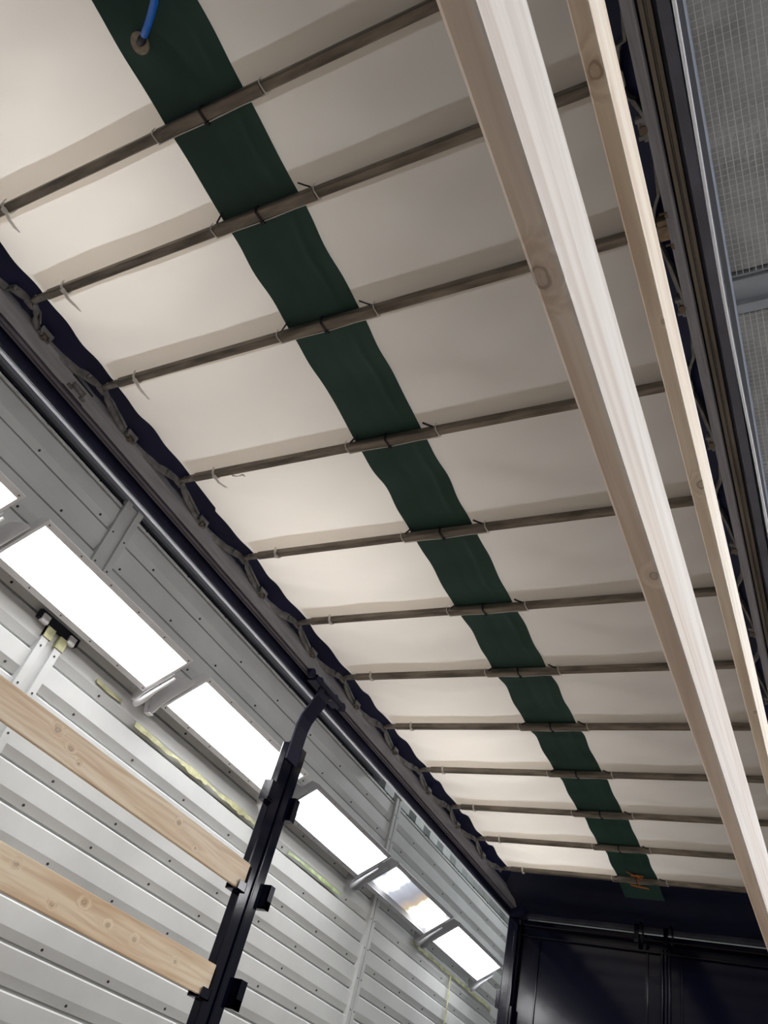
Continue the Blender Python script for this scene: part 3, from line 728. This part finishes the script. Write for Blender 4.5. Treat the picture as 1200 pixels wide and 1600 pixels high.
for yy in (3.45, 3.55): MB().disc((-2.645, yy, 2.165), (0, 0, 1), .009, .014, 6).build('bolt', M['bolt'], rc)
def pocket(yc, z0, z1, far):
    m = MB(); x0, x1 = -2.765, -2.685
    a, b = (3.605, 3.675) if far else (3.325, 3.402)
    if yc: a, b = yc
    m.box(x0, x0 + .005, a, b, z0, z1); m.box(x0, x1, a, b, z0, z0 + .006); m.box(x1 - .005, x1, a, b, z0, z0 + (.135 if not far else z1 - z0) * .35)
    m.box(x0, x1, b - .005, b, z0, z1) if not far else m.box(x0, x1, a, a + .005, z0, z1)
    if far: m.box(x1 - .005, x1, a, b, z0, z1)
    m.build('plank_pocket', M['navy'], t)
pocket((3.335, 3.402), .955, 1.085, False); pocket((3.335, 3.402), .470, .605, False)
pocket((3.60, 3.645), .950, 1.07, True); pocket((3.60, 3.66), .49, .62, True)
m = MB(); m.cbox(-2.765, -2.70, 3.345, 3.405, 1.43, 1.54, .004, 'z'); m.cbox(-2.70, -2.692, 3.335, 3.40, 1.44, 1.53, .002, 'z'); m.build('plank_pocket', M['navy'], t)
m = MB(); m.cbox(-2.765, -2.70, 3.60, 3.65, 1.42, 1.55, .004, 'z'); m.build('plank_pocket', M['navy'], t)

# ---- wood planks
def plank(x0, x1, y0, y1, z0, z1, mt, label, group, c=.0028):
    m = MB(); m.cbox(x0, x1, y0, y1, z0, z1, c, 'y')
    return tag(m.build('wooden_plank', mt), label, 'plank', group)
kl1 = [(-2.70, 1.93, 1.06, .008), (-2.70, 2.03, 1.03, .006), (-2.70, 2.78, 1.05, .006), (-2.70, 2.95, 1.00, .004), (-2.70, 2.10, 1.00, .004)]
kl2 = [(-2.70, 2.06, .58, .006), (-2.70, 2.45, .58, .007), (-2.70, 2.62, .55, .006), (-2.70, 2.80, .55, .006), (-2.70, 3.10, .55, .005), (-2.70, 2.3, .52, .005)]
plank(-2.725, -2.70, -.6, 3.392, .967, 1.098, wood('pine_left_upper', (.95, .83, .66), (.58, .36, .20), kl1, 3.1), 'upper pale pine plank at the left, ending at the black post', 'left side planks')
plank(-2.725, -2.70, -.6, 3.392, .484, .622, wood('pine_left_lower', (.96, .84, .65), (.60, .37, .20), kl2, 7.7), 'lower pale pine plank at the left, ending at the black post', 'left side planks')
kr1 = [(-.134, .267, .505, .006), (-.124, .612, .505, .0035)]
kr2 = [(-.124, .282, .955, .0065), (-.117, .939, .955, .0055), (-.116, .621, .955, .002), (-.118, 1.65, .955, .003)]
plank(-.1405, -.1190, -.6, 5.9, .505, .655, wood('pine_right_lower', (.93, .87, .81), (.46, .33, .25), kr1, 1.3, .8), 'widest wooden plank crossing the picture from top centre to the right edge', 'right side planks', .0024)
plank(-.1360, -.1150, -.6, 5.9, .955, 1.105, wood('pine_right_upper', (.92, .84, .72), (.42, .28, .18), kr2, 5.9, .7), 'narrower wooden plank closer to the right rail, with a dark round knot', 'right side planks', .0018)

# ---- front bulkhead
t = thing('front_bulkhead', (CX, 7.42, -.4), 'glossy navy front wall of the trailer', 'bulkhead')
m = MB(); m.box(side(-1, 1.23), side(1, 1.23), 7.42, 7.45, -.40, 2.12)
m.build('panel', M['navy'], t)
m = MB()
for xc, w_ in ((-2.46, .006), (-1.525, .008), (-1.255, .008), (-.42, .006)): m.cbox(xc - w_, xc + w_, 7.405, 7.42, -.4, 2.02, .002, 'z')
m.build('seam_rib', M['navy'], t)
m = MB()
for dx in (0, .03, .055): m.cbox(-1.415 + dx, -1.395 + dx, 7.39, 7.42, -.4, 2.06, .004, 'z')
m.build('centre_channel', M['navy'], t)
m = MB(); m.cbox(side(-1, 1.22), side(1, 1.22), 7.36, 7.42, 2.105, 2.15, .006, 'x'); m.cbox(side(-1, 1.22), side(1, 1.22), 7.385, 7.42, 2.02, 2.035, .004, 'x'); m.build('header', M['navy'], t)
m = MB(); m.cbox(side(-1, 1.20), side(1, 1.20), 7.34, 7.40, 2.165, 2.215, .012, 'x'); m.build('header_tube', M['header'], t)
for xc in (-1.60, -1.36):
    m = MB(); m.box(xc - .018, xc + .018, 7.32, 7.34, 2.07, 2.25)
    m.ribbon([(xc + .02, 7.31, 2.24), (xc + .055, 7.30, 2.20), (xc + .06, 7.30, 2.14), (xc + .05, 7.33, 2.07)], (0, 1, 0), .03, .012); m.disc((xc + .055, 7.29, 2.10), (0, 1, 0), .012, .012, 10)
    m.build('latch_bracket', M['navy'], t)
t = thing('corner_post', (side(-1, 1.28), 7.38, -.4), 'navy front corner post at the left with a bright edge', 'post')
m = MB(); m.cbox(side(-1, 1.33), side(-1, 1.235), 7.34, 7.45, -.4, 2.16, .008, 'z'); m.cbox(side(-1, 1.255), side(-1, 1.225), 7.32, 7.35, -.4, 2.10, .004, 'z'); m.build('column', M['navy'], t)
m = MB(); m.cbox(side(-1, 1.37), side(-1, 1.33), 7.36, 7.41, 1.42, 1.56, .006, 'z'); m.build('lug', M['navy'], t); m = MB(); m.cbox(side(-1, 1.225), side(-1, 1.205), 7.33, 7.37, 1.30, 1.44, .004, 'z'); m.build('lug', M['navy'], t)
m = MB(); m.cbox(side(-1, 1.30), side(-1, 1.16), 7.26, 7.40, 2.155, 2.29, .01, 'y'); m.disc((side(-1, 1.19), 7.24, 2.26), (0, 1, 0), .035, .05, 14); m.build('corner_casting', M['navy_matt'], t)
t = thing('corner_post', (side(1, 1.28), 7.38, -.4), 'navy front corner post at the right, hidden behind the planks', 'post')
m = MB(); m.cbox(side(1, 1.235), side(1, 1.33), 7.34, 7.45, -.4, 2.16, .008, 'z'); m.build('column', M['navy'], t)

# added unseen lamp above the far open part, to brighten the hall cladding
t = thing('added_hall_light', (-3.2, 10.5, 5.1), 'added unseen light high above the far end of the booth', 'light')
MB().box(-3.5, -2.9, 9.7, 11.3, 5.12, 5.20).build('housing', M['housing'], t)
MB().box(-3.45, -2.95, 9.75, 11.25, 5.10, 5.12).build('diffuser', emit('added_hall_lamp', (.95, .98, 1), HALL_FILL), t)
